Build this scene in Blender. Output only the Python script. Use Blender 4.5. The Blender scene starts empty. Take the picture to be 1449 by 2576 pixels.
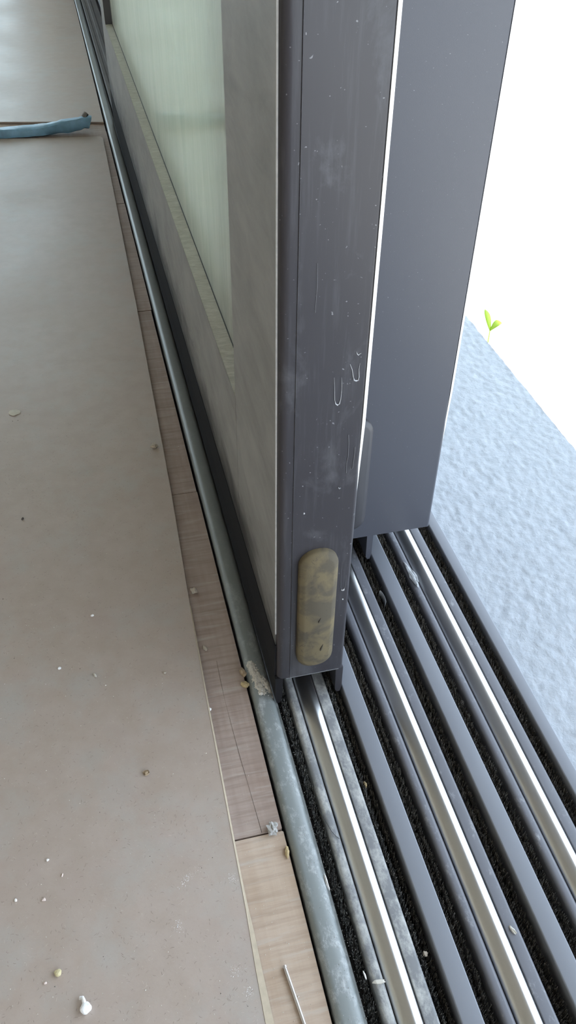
import bpy, bmesh, math, random
from mathutils import Vector, Matrix, noise as mnoise

random.seed(7)
scene = bpy.context.scene
COL = scene.collection

# ------------------------------------------------------------------ camera
cam_d = bpy.data.cameras.new('camera')
cam = bpy.data.objects.new('camera', cam_d)
COL.objects.link(cam)
right = Vector((0.971355, -0.237355, 0.011483))
down = Vector((-0.149684, -0.648668, -0.746206))
fwd = Vector((0.184564, 0.723113, -0.665616))
m = Matrix((right, -down, -fwd)).transposed().to_4x4()
m.translation = Vector((0.0, 0.0, 0.5))
cam.matrix_world = m
cam_d.sensor_fit = 'VERTICAL'
cam_d.sensor_height = 36.0
cam_d.lens = 29.569
cam_d.clip_start = 0.01
cam_d.clip_end = 200
scene.camera = cam

# ------------------------------------------------------------------ world, sun, exposure
world = bpy.data.worlds.new('sky')
scene.world = world
world.use_nodes = True
bg = world.node_tree.nodes['Background']
bg.inputs['Color'].default_value = (0.70, 0.84, 1.0, 1)
bg.inputs['Strength'].default_value = 3.3

sun_d = bpy.data.lights.new('sun', 'SUN')
sun_d.energy = 7.0
sun_d.angle = math.radians(0.6)
sun_d.color = (1.0, 0.95, 0.86)
sun = bpy.data.objects.new('sun', sun_d)
COL.objects.link(sun)
sun.rotation_euler = Vector((0.47, 0.06, 0.88)).to_track_quat('Z', 'Y').to_euler()
sun.location = (3, 0, 5)

vs = scene.view_settings
vs.view_transform = 'Standard'
vs.look = 'None'
vs.gamma = 1.0
vs.use_curve_mapping = False
vs.exposure = 0.50
scene.cycles.use_denoising = True
scene.cycles.max_bounces = 10
scene.cycles.transparent_max_bounces = 12
scene.cycles.sample_clamp_indirect = 6.0

# ------------------------------------------------------------------ material helpers
class NT:
    def __init__(s, name):
        s.mat = bpy.data.materials.new(name)
        s.mat.use_nodes = True
        s.t = s.mat.node_tree
        s.n = s.t.nodes
        s.b = s.n['Principled BSDF']
        s.out = s.n['Material Output']
        s.pos = s.n.new('ShaderNodeNewGeometry').outputs['Position']
    def link(s, a, b): s.t.links.new(a, b)
    def noise(s, scale, stretch=(1, 1, 1), detail=4.0, rough=0.55, rot=(0, 0, 0), dist=0.0, off=(0, 0, 0)):
        mp = s.n.new('ShaderNodeMapping')
        mp.inputs['Scale'].default_value = stretch
        mp.inputs['Rotation'].default_value = rot
        mp.inputs['Location'].default_value = off
        s.link(s.pos, mp.inputs['Vector'])
        nz = s.n.new('ShaderNodeTexNoise')
        nz.inputs['Scale'].default_value = scale
        nz.inputs['Detail'].default_value = detail
        nz.inputs['Roughness'].default_value = rough
        nz.inputs['Distortion'].default_value = dist
        s.link(mp.outputs['Vector'], nz.inputs['Vector'])
        return nz.outputs['Fac']
    def ramp(s, fac, a, b, c0=0.0, c1=1.0):
        r = s.n.new('ShaderNodeMapRange')
        r.inputs['From Min'].default_value = a
        r.inputs['From Max'].default_value = b
        r.inputs['To Min'].default_value = c0
        r.inputs['To Max'].default_value = c1
        s.link(fac, r.inputs['Value'])
        return r.outputs['Result']
    def math(s, op, a, b):
        r = s.n.new('ShaderNodeMath'); r.operation = op
        for i, v in enumerate((a, b)):
            if isinstance(v, (int, float)): r.inputs[i].default_value = v
            else: s.link(v, r.inputs[i])
        return r.outputs[0]
    def mix(s, fac, a, b):
        r = s.n.new('ShaderNodeMix'); r.data_type = 'RGBA'
        if isinstance(fac, (int, float)): r.inputs[0].default_value = fac
        else: s.link(fac, r.inputs[0])
        for i, v in ((6, a), (7, b)):
            if isinstance(v, tuple): r.inputs[i].default_value = (v[0], v[1], v[2], 1)
            else: s.link(v, r.inputs[i])
        return r.outputs[2]
    def base(s, c):
        if isinstance(c, tuple): s.b.inputs['Base Color'].default_value = (c[0], c[1], c[2], 1)
        else: s.link(c, s.b.inputs['Base Color'])
        return s
    def set(s, rough=0.5, metal=0.0, spec=0.5):
        for k, v in (('Roughness', rough), ('Metallic', metal), ('Specular IOR Level', spec)):
            if isinstance(v, (int, float)): s.b.inputs[k].default_value = v
            else: s.link(v, s.b.inputs[k])
        return s
    def bump(s, h, strength=0.3, dist=0.001):
        b = s.n.new('ShaderNodeBump')
        b.inputs['Strength'].default_value = strength
        b.inputs['Distance'].default_value = dist
        s.link(h, b.inputs['Height'])
        s.link(b.outputs['Normal'], s.b.inputs['Normal'])
        return s
    def axis(s, i):
        sp = s.n.new('ShaderNodeSeparateXYZ'); s.link(s.pos, sp.inputs[0]); return sp.outputs[i]
    def rand(s):
        return s.n.new('ShaderNodeObjectInfo').outputs['Random']

def simple(name, c, rough=0.6, metal=0.0, vary=0.18, scale=120.0):
    t = NT(name)
    f = t.noise(scale, detail=5)
    t.base(t.mix(f, tuple(v * (1 - vary * 1.6) for v in c), tuple(min(1, v * (1 + vary * 1.6)) for v in c)))
    t.set(rough, metal)
    return t.mat

M = {}
# powder-coated aluminium, dark blue grey, clean
t = NT('powder_coat_clean')
f = t.noise(6, detail=3)
sp = t.ramp(t.noise(900, detail=1), 0.74, 0.80)
c = t.mix(f, (0.068, 0.069, 0.082), (0.080, 0.081, 0.097))
t.base(t.mix(sp, c, (0.2, 0.2, 0.22))).set(0.42, 0.0, 0.5)
t.bump(t.noise(2500, detail=1), 0.06, 0.0003)
M['coat'] = t.mat
# the same coat, scuffed and smeared by handling
t = NT('powder_coat_scuffed')
f = t.noise(7, (1, 1, 1.0), detail=4)
st = t.ramp(t.noise(60, (6, 1, 0.35), detail=6, rough=0.65), 0.52, 0.78, 0, 0.55)
sm = t.ramp(t.noise(38, (1, 1, 0.6), detail=7, rough=0.65, dist=0.6), 0.56, 0.78, 0, 0.55)
sp = t.ramp(t.noise(520, detail=1), 0.75, 0.80)
c = t.mix(f, (0.034, 0.031, 0.035), (0.047, 0.044, 0.050))
c = t.mix(st, c, (0.085, 0.084, 0.092))
c = t.mix(sm, c, (0.135, 0.135, 0.146))
c = t.mix(sp, c, (0.20, 0.20, 0.21))
t.base(c).set(t.math('ADD', 0.36, t.math('MULTIPLY', sm, 0.3)), 0.0, 0.42)
M['coat_scuffed'] = t.mat
# skirt profile along the foot of the leaf
M['film_edge'] = simple('pale_film_edge', (0.42, 0.40, 0.37), 0.7, 0, 0.2, 300)
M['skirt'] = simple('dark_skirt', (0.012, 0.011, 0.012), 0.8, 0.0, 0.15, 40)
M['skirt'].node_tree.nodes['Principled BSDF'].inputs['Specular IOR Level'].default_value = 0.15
# dusty film on the room face of the leaf
t = NT('dusty_face')
st = t.noise(26, (1, 0.5, 0.9), detail=8, rough=0.66, dist=0.5, rot=(0.75, 0, 0))
st2 = t.noise(90, (1, 0.16, 0.7), detail=7, rough=0.7, dist=0.8, off=(3, 1, 2), rot=(1.05, 0, 0))
zz = t.ramp(t.axis(2), 0.03, 0.13, 0.0, 0.32)
mixn = t.math('ADD', t.math('MULTIPLY', st, 0.75), t.math('MULTIPLY', st2, 0.40))
fac = t.ramp(t.math('ADD', mixn, zz), 0.62, 1.02)
foot_fade = t.ramp(t.math('ADD', t.math('MULTIPLY', t.axis(2), 10.0), mixn), 1.14, 1.56)   # dark at the foot, dust colour fading in higher up
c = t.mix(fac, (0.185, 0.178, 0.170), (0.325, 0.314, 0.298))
t.base(t.mix(foot_fade, (0.018, 0.017, 0.018), c)).set(0.55, 0.0, 0.35)
M['dusty'] = t.mat
# pale water-marked dust on the ledge of the bottom rail
t = NT('ledge_dust')
w = t.noise(70, (1, 3.2, 1), detail=6, rough=0.6, dist=1.2)
t.base(t.mix(t.ramp(w, 0.35, 0.65), (0.42, 0.41, 0.36), (0.56, 0.55, 0.49))).set(0.85)
t.bump(w, 0.9, 0.002)
M['ledge'] = t.mat
# glass with a bloom of dust
t = NT('dusty_glass')
n = t.n
tr = n.new('ShaderNodeBsdfTransparent'); tr.inputs[0].default_value = (0.84, 0.90, 0.85, 1)
gl = n.new('ShaderNodeBsdfGlossy'); gl.inputs['Roughness'].default_value = 0.11; gl.inputs['Color'].default_value = (0.93, 0.97, 0.93, 1)
fr = n.new('ShaderNodeFresnel'); fr.inputs['IOR'].default_value = 1.52
mx = n.new('ShaderNodeMixShader')
t.link(fr.outputs[0], mx.inputs[0]); t.link(tr.outputs[0], mx.inputs[1]); t.link(gl.outputs[0], mx.inputs[2])
df = n.new('ShaderNodeBsdfDiffuse'); df.inputs[0].default_value = (0.86, 0.86, 0.80, 1)
tl = n.new('ShaderNodeBsdfTranslucent'); tl.inputs[0].default_value = (0.86, 0.86, 0.80, 1)
dm = n.new('ShaderNodeMixShader'); dm.inputs[0].default_value = 0.4
t.link(df.outputs[0], dm.inputs[1]); t.link(tl.outputs[0], dm.inputs[2])
dust = t.ramp(t.noise(24, (1, 1.1, 0.20), detail=9, rough=0.72, dist=0.9), 0.3, 0.72, 0.40, 0.58)
mx2 = n.new('ShaderNodeMixShader')
t.link(dust, mx2.inputs[0]); t.link(mx.outputs[0], mx2.inputs[1]); t.link(dm.outputs[0], mx2.inputs[2])
t.link(mx2.outputs[0], t.out.inputs['Surface'])
M['glass'] = t.mat
t = NT('clear_window_glass'); n = t.n
tr = n.new('ShaderNodeBsdfTransparent'); tr.inputs[0].default_value = (0.92, 0.95, 0.93, 1)
gl = n.new('ShaderNodeBsdfGlossy'); gl.inputs['Roughness'].default_value = 0.02
fr = n.new('ShaderNodeFresnel'); fr.inputs['IOR'].default_value = 1.45
mx = n.new('ShaderNodeMixShader'); t.link(fr.outputs[0], mx.inputs[0]); t.link(tr.outputs[0], mx.inputs[1]); t.link(gl.outputs[0], mx.inputs[2])
t.link(mx.outputs[0], t.out.inputs['Surface']); M['clear_glass'] = t.mat
M['edge_white'] = simple('bright_line_white', (0.80, 0.79, 0.76), 0.35, 0, 0.03, 100)
M['gasket'] = simple('black_gasket', (0.03, 0.032, 0.03), 0.6)
# rubber bumper caked with ochre dust
t = NT('ochre_bumper')
p1 = t.ramp(t.noise(55, detail=5, rough=0.6, dist=0.5), 0.42, 0.58)
p2 = t.ramp(t.noise(260, detail=4, dist=1.0), 0.60, 0.70, 0, 0.6)
c = t.mix(p1, (0.092, 0.078, 0.056), (0.152, 0.121, 0.070))
t.base(t.mix(p2, c, (0.07, 0.06, 0.048))).set(0.82, 0.0, 0.3)
M['bumper'] = t.mat
M['gouge'] = simple('dark_gouge', (0.075, 0.063, 0.046), 0.9)
M['bumper_grey'] = simple('grey_bumper', (0.052, 0.050, 0.055), 0.5, 0, 0.08, 60)
M['drip'] = simple('dried_drip', (0.46, 0.46, 0.47), 0.5, 0, 0.2, 900)
M['drip_faint'] = simple('faint_dried_drip', (0.19, 0.19, 0.2), 0.6, 0, 0.2, 900)
# track metals
t = NT('satin_rail')
s1 = t.noise(700, (1, 0.02, 1), detail=3)
d1 = t.ramp(t.noise(90, (2.0, 0.4, 1), detail=7, rough=0.7), 0.64, 0.80, 0, 0.4)
t.base(t.mix(d1, t.mix(s1, (0.63, 0.625, 0.615), (0.67, 0.665, 0.655)), (0.45, 0.45, 0.44)))
t.set(t.math('ADD', t.ramp(s1, 0.3, 0.7, 0.34, 0.37), t.math('MULTIPLY', d1, 0.3)), t.math('SUBTRACT', 1.0, t.math('MULTIPLY', d1, 0.8)))
M['rail'] = t.mat
def chalky(name, c0, c1, chalk, lo, hi, rough=0.42, fade=None):
    t = NT(name)
    f = t.noise(30, (1, 0.4, 1), detail=4)
    ch = t.ramp(t.noise(120, (1.0, 0.6, 1), detail=9, rough=0.75, dist=0.1), lo, hi)
    if fade:
        # plaster dust was trodden in where the doorway stands open
        ch = t.math('MULTIPLY', ch, t.ramp(t.axis(1), fade[0], fade[1], 1.0, 0.15))
    t.base(t.mix(ch, t.mix(f, c0, c1), chalk))
    t.set(t.math('ADD', rough, t.math('MULTIPLY', ch, 0.35)), 0.0, 0.5)
    t.bump(ch, 0.25, 0.0005)
    return t.mat
M['bead'] = chalky('dusty_edge_bead', (0.185, 0.200, 0.195), (0.235, 0.25, 0.245), (0.48, 0.485, 0.485), 0.51, 0.72, 0.36, (0.36, 0.5))
M['lip_dusty'] = chalky('dusty_lip', (0.19, 0.195, 0.205), (0.25, 0.255, 0.265), (0.52, 0.52, 0.50), 0.44, 0.66, 0.45)
M['lip'] = chalky('track_lip', (0.155, 0.158, 0.180), (0.19, 0.195, 0.22), (0.42, 0.43, 0.45), 0.56, 0.74, 0.36)
M['bar'] = chalky('divider_bar', (0.200, 0.212, 0.240), (0.235, 0.245, 0.275), (0.40, 0.41, 0.44), 0.66, 0.80, 0.36)
M['cover'] = simple('dull_cover', (0.085, 0.074, 0.068), 0.7, 0, 0.2, 20)
M['trackbase'] = simple('black_track_base', (0.016, 0.016, 0.02), 0.7)
t = NT('brush_pile')
t.base(t.mix(t.ramp(t.noise(1500, detail=1), 0.50, 0.72), (0.050, 0.044, 0.038), (0.32, 0.28, 0.225))).set(0.75, 0, 0.4)
M['brush'] = t.mat
t = NT('dusty_brush_pile')
t.base(t.mix(t.ramp(t.noise(900, detail=1), 0.45, 0.62), (0.03, 0.03, 0.03), (0.30, 0.29, 0.27))).set(0.75, 0, 0.4)
M['brush_dusty'] = t.mat
# hardboard sheet
t = NT('hardboard')
big = t.noise(7, detail=4, rough=0.55)
mid = t.noise(60, detail=6, rough=0.6)
fib = t.ramp(t.noise(330, (1, 1, 1), detail=3, rough=0.8, dist=2.2), 0.61, 0.72, 0, 0.38)
fib2 = t.ramp(t.noise(300, (1, 1, 1), detail=3, rough=0.8, dist=2.5, off=(5, 5, 5)), 0.64, 0.74, 0, 0.35)
st = t.ramp(t.noise(13, (1, 1, 1), detail=5, rough=0.6, off=(9, 2, 1)), 0.58, 0.75, 0, 0.4)
c = t.mix(big, (0.368, 0.292, 0.240), (0.432, 0.356, 0.306))
c = t.mix(t.ramp(mid, 0.35, 0.7, 0, 0.35), c, (0.49, 0.415, 0.375))
c = t.mix(st, c, (0.33, 0.255, 0.19))
gp = t.ramp(t.noise(17, detail=6, rough=0.65, off=(2, 8, 3)), 0.50, 0.68, 0, 0.55)
c = t.mix(gp, c, (0.405, 0.385, 0.355))
rp = t.ramp(t.noise(21, detail=6, rough=0.65, off=(7, 1, 5)), 0.52, 0.70, 0, 0.5)
c = t.mix(rp, c, (0.40, 0.315, 0.275))
c = t.mix(fib, c, (0.24, 0.19, 0.155))
c = t.mix(fib2, c, (0.54, 0.47, 0.42))
t.base(c).set(t.ramp(big, 0.3, 0.7, 0.36, 0.46), 0.0, 0.5)
t.bump(t.noise(450, detail=5), 0.12, 0.0006)
M['hardboard'] = t.mat
M['fibre_dark'] = simple('dark_wood_fibre', (0.26, 0.21, 0.175), 0.8)
M['fibre_pale'] = simple('pale_wood_fibre', (0.50, 0.43, 0.38), 0.8)
M['frayed'] = simple('pale_split_edge', (0.47, 0.39, 0.29), 0.8, 0, 0.12, 300)
# rough-sawn planks
def plank_mat(name, lo, hi, light, dark, wl):
    t = NT(name)
    lng = t.noise(120, (1.0, 0.05, 1), detail=5, rough=0.6)
    crs = t.noise(330, (0.06, 1.0, 1), detail=4, rough=0.65)
    wht = t.noise(260, (0.10, 1.0, 1), detail=3, rough=0.6, off=(4, 7, 1))
    big = t.noise(22, detail=4)
    c = t.mix(t.ramp(big, 0.3, 0.7), lo, hi)
    c = t.mix(t.ramp(lng, 0.40, 0.66, 0, 0.5), c, light)
    c = t.mix(t.ramp(crs, 0.45, 0.68, 0, 0.55), c, dark)
    c = t.mix(t.ramp(wht, 0.55, 0.72, 0, wl), c, (0.50, 0.45, 0.40))
    c = t.mix(t.ramp(t.rand(), 0, 1, 0.0, 0.15), c, light)
    t.base(c).set(0.62, 0, 0.4)
    t.bump(t.math('ADD', t.math('MULTIPLY', lng, 0.5), crs), 0.45, 0.0007)
    return t.mat
M['plank'] = plank_mat('rough_sawn_plank', (0.285, 0.205, 0.165), (0.375, 0.295, 0.255), (0.44, 0.35, 0.30), (0.21, 0.15, 0.12), 0.4)
M['plank_tan'] = plank_mat('tan_sawn_plank', (0.41, 0.295, 0.205), (0.49, 0.38, 0.30), (0.56, 0.45, 0.36), (0.31, 0.215, 0.15), 0.6)
M['crack'] = simple('dark_crack', (0.09, 0.065, 0.05), 0.9)
M['subfloor'] = simple('dark_subfloor', (0.05, 0.042, 0.036), 0.9)
# bush-hammered stone threshold
t = NT('rough_stone')
c = t.mix(t.noise(120, (1, 1, 1), detail=6), (0.33, 0.36, 0.40), (0.50, 0.53, 0.57))
t.base(c).set(0.7, 0, 0.35)
t.bump(t.noise(420, detail=4), 0.5, 0.0012)
M['stone'] = t.mat
M['deck'] = simple('pale_deck', (0.78, 0.77, 0.74), 0.7, 0, 0.03, 20)
M['soffit'] = simple('dark_soffit', (0.13, 0.12, 0.11), 0.8, 0, 0.05, 5)
M['ceil'] = simple('grey_ceiling', (0.42, 0.37, 0.31), 0.9, 0, 0.02, 3)
M['white'] = simple('white_plaster', (0.78, 0.76, 0.72), 0.9, 0, 0.02, 3)
M['wallpaint'] = simple('room_wall_paint', (0.76, 0.68, 0.56), 0.9, 0, 0.02, 3)
M['blue'] = simple('blue_plastic_film', (0.20, 0.40, 0.60), 0.38, 0, 0.3, 55)
M['bluetip'] = simple('brown_torn_end', (0.20, 0.19, 0.19), 0.7, 0, 0.2, 200)
M['leafgreen'] = simple('young_leaf', (0.42, 0.62, 0.05), 0.5, 0, 0.1, 100)
M['cream'] = simple('pale_chip', (0.60, 0.565, 0.50), 0.8, 0, 0.1, 400)
M['plaster'] = simple('white_putty', (0.86, 0.84, 0.83), 0.75, 0, 0.03, 300)
M['beige'] = simple('beige_crumb', (0.44, 0.38, 0.31), 0.9, 0, 0.2, 700)
M['yellow'] = simple('yellow_crumb', (0.56, 0.48, 0.28), 0.8, 0, 0.12, 600)
M['pink'] = simple('pinkish_chip', (0.66, 0.54, 0.48), 0.8, 0, 0.1, 600)
M['brown'] = simple('brown_husk', (0.30, 0.22, 0.14), 0.85, 0, 0.25, 500)
M['mortar'] = simple('grey_mortar', (0.36, 0.345, 0.325), 0.92, 0, 0.22, 500)
M['mortar_pale'] = simple('pale_mortar', (0.56, 0.52, 0.46), 0.92, 0, 0.22, 600)
M['splinter'] = simple('yellow_wood_splinter', (0.44, 0.33, 0.17), 0.7, 0, 0.2, 500)
M['darkgrit'] = simple('dark_grit', (0.09, 0.075, 0.065), 0.9)
M['hair'] = simple('black_hair', (0.02, 0.018, 0.016), 0.5)
M['film'] = simple('curled_clear_film', (0.34, 0.35, 0.36), 0.25, 0, 0.1, 200)
t = NT('steel_pin'); t.base(t.mix(t.noise(200), (0.6, 0.58, 0.58), (0.78, 0.76, 0.76))).set(0.34, 0.9); M['steel'] = t.mat

# ------------------------------------------------------------------ object helpers
def link_mesh(name, verts, faces, mat, parent=None, smooth=False, origin=None):
    """one mesh object; verts in world metres"""
    o_loc = Vector((0, 0, 0))
    if parent is not None: o_loc = Vector(parent['_loc'])
    elif origin is not None: o_loc = Vector(origin)
    me = bpy.data.meshes.new(name)
    me.from_pydata([tuple(Vector(v) - o_loc) for v in verts], [], faces)
    bm = bmesh.new(); bm.from_mesh(me)
    bmesh.ops.recalc_face_normals(bm, faces=bm.faces)
    bm.to_mesh(me); bm.free()
    if smooth:
        for p in me.polygons: p.use_smooth = True
        try: me.set_sharp_from_angle(angle=math.radians(38))
        except Exception: pass
    me.materials.append(M[mat])
    ob = bpy.data.objects.new(name, me)
    COL.objects.link(ob)
    if parent is not None: ob.parent = parent
    else: ob.location = o_loc
    ob['_loc'] = tuple(o_loc)
    return ob

def child_of_part(ob, part):
    """a sub-part: same local frame as its part"""
    ob.parent = part
    return ob

def thing(name, label, cat, loc, group=None):
    o = bpy.data.objects.new(name, None)
    o.empty_display_size = 0.05
    COL.objects.link(o)
    o.location = loc
    o['_loc'] = tuple(loc)
    tag(o, label, cat, group)
    return o

def tag(o, label=None, cat=None, group=None, kind=None):
    if label: o['label'] = label
    if cat: o['category'] = cat
    if group: o['group'] = group
    if kind: o['kind'] = kind
    return o

def box_vf(x0, x1, y0, y1, z0, z1):
    v = [(x0, y0, z0), (x1, y0, z0), (x1, y1, z0), (x0, y1, z0), (x0, y0, z1), (x1, y0, z1), (x1, y1, z1), (x0, y1, z1)]
    f = [(0, 3, 2, 1), (4, 5, 6, 7), (0, 1, 5, 4), (1, 2, 6, 5), (2, 3, 7, 6), (3, 0, 4, 7)]
    return v, f

def box(name, x0, x1, y0, y1, z0, z1, mat, parent=None, bevel=0.0, origin=None):
    v, f = box_vf(x0, x1, y0, y1, z0, z1)
    o = link_mesh(name, v, f, mat, parent, origin=origin)
    if bevel:
        bm = bmesh.new(); bm.from_mesh(o.data)
        bmesh.ops.bevel(bm, geom=list(bm.edges), offset=bevel, segments=2, affect='EDGES', clamp_overlap=True)
        bm.to_mesh(o.data); bm.free()
        for p in o.data.polygons: p.use_smooth = True
        o.data.set_sharp_from_angle(angle=math.radians(50))
    return o

def arc(cx, cy, r, a0, a1, n):
    return [(cx + r * math.cos(math.radians(a0 + (a1 - a0) * i / n)), cy + r * math.sin(math.radians(a0 + (a1 - a0) * i / n))) for i in range(n + 1)]

def rrect(x0, y0, x1, y1, r00=0, r10=0, r11=0, r01=0, n=5):
    p = []
    p += arc(x0 + r00, y0 + r00, r00, 180, 270, n) if r00 else [(x0, y0)]
    p += arc(x1 - r10, y0 + r10, r10, 270, 360, n) if r10 else [(x1, y0)]
    p += arc(x1 - r11, y1 - r11, r11, 0, 90, n) if r11 else [(x1, y1)]
    p += arc(x0 + r01, y1 - r01, r01, 90, 180, n) if r01 else [(x0, y1)]
    return p

def prism(name, prof, a0, a1, axis, mat, parent=None, cuts=1, origin=None, smooth=True, taper=0.0):
    """extrude a closed profile along y (profile xz) or z (profile xy)"""
    n = len(prof); verts = []; faces = []
    for k in range(cuts + 1):
        a = a0 + (a1 - a0) * k / cuts
        if taper and k < cuts: a = a0 + taper * k / (cuts - 1)
        q = prof
        if taper and k < cuts:   # grows out of the corner from a point
            mu = sum(p[0] for p in prof) / n; mw = sum(p[1] for p in prof) / n; g = 0.12 + 0.88 * k / (cuts - 1)
            q = [(mu + (p[0] - mu) * g - 0.0012 * (1 - g), mw + (p[1] - mw) * g) for p in prof]
        for (u, w) in q:
            verts.append((u, a, w) if axis == 'y' else (u, w, a))
    for k in range(cuts):
        for i in range(n):
            j = (i + 1) % n
            faces.append((k * n + i, k * n + j, (k + 1) * n + j, (k + 1) * n + i))
    faces.append(tuple(range(n)))
    faces.append(tuple(cuts * n + i for i in range(n)))
    return link_mesh(name, verts, faces, mat, parent, smooth, origin)

def tube_vf(pts, r, n=6):
    verts = []; faces = []
    rr = r if isinstance(r, (list, tuple)) else [r] * len(pts)
    pts = [Vector(p) for p in pts]
    for i, p in enumerate(pts):
        d = (pts[min(i + 1, len(pts) - 1)] - pts[max(i - 1, 0)]).normalized()
        up = Vector((0, 0, 1)) if abs(d.z) < 0.9 else Vector((0, 1, 0))
        s = d.cross(up).normalized(); u = s.cross(d)
        for k in range(n):
            a = 2 * math.pi * k / n
            verts.append(tuple(p + rr[i] * (math.cos(a) * s + math.sin(a) * u)))
    for i in range(len(pts) - 1):
        for k in range(n):
            faces.append((i * n + k, i * n + (k + 1) % n, (i + 1) * n + (k + 1) % n, (i + 1) * n + k))
    faces.append(tuple(range(n))); faces.append(tuple((len(pts) - 1) * n + k for k in range(n)))
    return verts, faces

# ------------------------------------------------------------------ the setting
floor = link_mesh('floor', *box_vf(-3.5, 0.0655, -2.6, 4.3, -0.12, -0.0165), 'subfloor')
tag(floor, 'timber floor beside the sliding door track', 'floor', kind='structure')
seams = [-2.44 + 0.0, -2.10, -1.765, -1.43, -1.092, -0.755, -0.42, -0.084, 0.2535, 0.5905, 0.941, 1.281, 1.62, 1.96, 2.30, 2.64, 2.98, 3.32, 3.66, 4.0]
for i in range(len(seams) - 1):
    y0, y1 = seams[i] + 0.0006, seams[i + 1] - 0.0006
    dz = 0.0003 * ((i * 7) % 3 - 1)
    prof = rrect(-3.4, y0, 0.0642 + 0.0004 * ((i * 5) % 3 - 1), y1, 0, 0.001, 0.001, 0)
    prism('floor_plank', prof, -0.0165, -0.001 + dz, 'z', 'plank_tan' if i == 7 else 'plank', floor, smooth=False)
# hairline crack along the plank nearest the door end
pts = [(0.0474, 0.394), (0.0470, 0.375), (0.0469, 0.3587), (0.0476, 0.335), (0.0485, 0.3088), (0.0497, 0.288), (0.0504, 0.2728), (0.0513, 0.2545)]
vv = []; ff = []
for i, (x, y) in enumerate(pts):
    w = 0.00010 + 0.00006 * math.sin(i * 2.1)
    vv += [(x - w, y, -0.00062), (x + w, y, -0.00062), (x, y, -0.0012)]
for i in range(len(pts) - 1):
    a = i * 3; b = a + 3
    ff += [(a, a + 1, b + 1, b), (a + 1, a + 2, b + 2, b + 1), (a + 2, a, b, b + 2)]
link_mesh('crack', vv, ff, 'crack', floor)

soff = box('trim_5', 0.31, 1.78, -2.7, 4.4, 2.445, 2.60, 'soffit'); tag(soff, 'dark soffit over the stone threshold', 'soffit', kind='structure')
ceil_ = box('ceiling', -3.6, 0.30, -2.7, 4.4, 2.445, 2.60, 'ceil')
tag(ceil_, 'plain warm grey ceiling of the room', 'ceiling', kind='structure')
w = box('wall_left', -3.6, -3.5, -2.7, 4.4, -0.12, 2.445, 'wallpaint'); tag(w, 'pale painted wall opposite the sliding door', 'wall', kind='structure')
w = box('wall_near', -3.5, 0.3, -2.7, -2.6, -0.12, 2.445, 'wallpaint'); tag(w, 'pale painted wall behind the viewer', 'wall', kind='structure')
wv = []; wf = []
for bxx in ((-3.5, -2.8, 4.3, 4.4, -0.12, 2.445), (-0.10, 0.3, 4.3, 4.4, -0.12, 2.445), (-2.8, -0.10, 4.3, 4.4, 2.25, 2.445), (-2.8, -0.10, 4.3, 4.4, -0.12, -0.001)):
    v, f = box_vf(*bxx); b = len(wv); wv += v; wf += [tuple(b + q for q in k) for k in f]
w = link_mesh('wall_far', wv, wf, 'wallpaint'); tag(w, 'pale painted wall at the far end of the track', 'wall', kind='structure')

win = thing('window_1', 'tall far window beyond the end of the room', 'window', (-1.45, 4.35, 0.0)); win['kind'] = 'structure'
for xa, xb in ((-2.8, -2.74), (-1.48, -1.42), (-0.16, -0.10)): box('window_frame', xa, xb, 4.32, 4.38, 0.0, 2.25, 'coat', win)
for za, zb_ in ((0.0, 0.06), (2.19, 2.25)):
    for xa, xb in ((-2.74, -1.48), (-1.42, -0.16)): box('window_frame', xa, xb, 4.32, 4.38, za, zb_, 'coat', win)
for xa, xb in ((-2.74, -1.48), (-1.42, -0.16)): box('pane', xa, xb, 4.347, 4.353, 0.06, 2.19, 'clear_glass', win)
jamb = box('trim_4', 0.066, 0.265, 4.20, 4.29, -0.0135, 2.445, 'coat'); tag(jamb, 'unseen dark grey door jamb added at the far end of the track', 'door jamb', kind='structure')  # unseen post added so the far rail mirrors something dark

# stone threshold outside the track, hammered surface as real relief
nx, ny = 86, 1050
X0, X1, Y0, Y1 = 0.2652, 0.438, -0.25, 1.85
vv = []; ff = []
for j in range(ny + 1):
    for i in range(nx + 1):
        x = X0 + (X1 - X0) * i / nx; y = Y0 + (Y1 - Y0) * j / ny
        h = 0.0005 * mnoise.noise((x * 150, y * 110, 0.3)) + 0.00065 * mnoise.noise((x * 270, y * 190, 4.3)) + 0.0004 * mnoise.noise((x * 430, y * 360, 9.1))
        edge = min(1.0, (x - X0) / 0.003)
        xx = x + (0.0012 * mnoise.noise((2.2, y * 60, 8.0)) if i == nx else 0)
        vv.append((xx, y, -0.0035 + h * edge))
for j in range(ny):
    for i in range(nx):
        a = j * (nx + 1) + i
        ff.append((a, a + 1, a + nx + 2, a + nx + 1))
b0 = len(vv)
# skirt down to the underside so that the slab has thickness
per = [i for i in range(nx + 1)] + [(j * (nx + 1) + nx) for j in range(1, ny + 1)] + [ny * (nx + 1) + i for i in range(nx - 1, -1, -1)] + [j * (nx + 1) for j in range(ny - 1, 0, -1)]
for q in per: vv.append((vv[q][0], vv[q][1], -0.085))
L = len(per)
for k in range(L):
    ff.append((per[k], b0 + k, b0 + (k + 1) % L, per[(k + 1) % L]))
ff.append(tuple(b0 + k for k in range(L)))
slab = link_mesh('trim_1', vv, ff, 'stone', None, True)
tag(slab, 'blue-grey rough hammered stone threshold outside the track', 'threshold', kind='structure')
for nm, ya, yb in (('trim_2', -2.6, -0.251), ('trim_3', 1.851, 4.3)):
    s = box(nm, X0, X1, ya, yb, -0.085, -0.0035, 'stone'); tag(s, 'blue-grey rough stone threshold continuing along the track', 'threshold', group='threshold ends', kind='structure')

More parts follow.
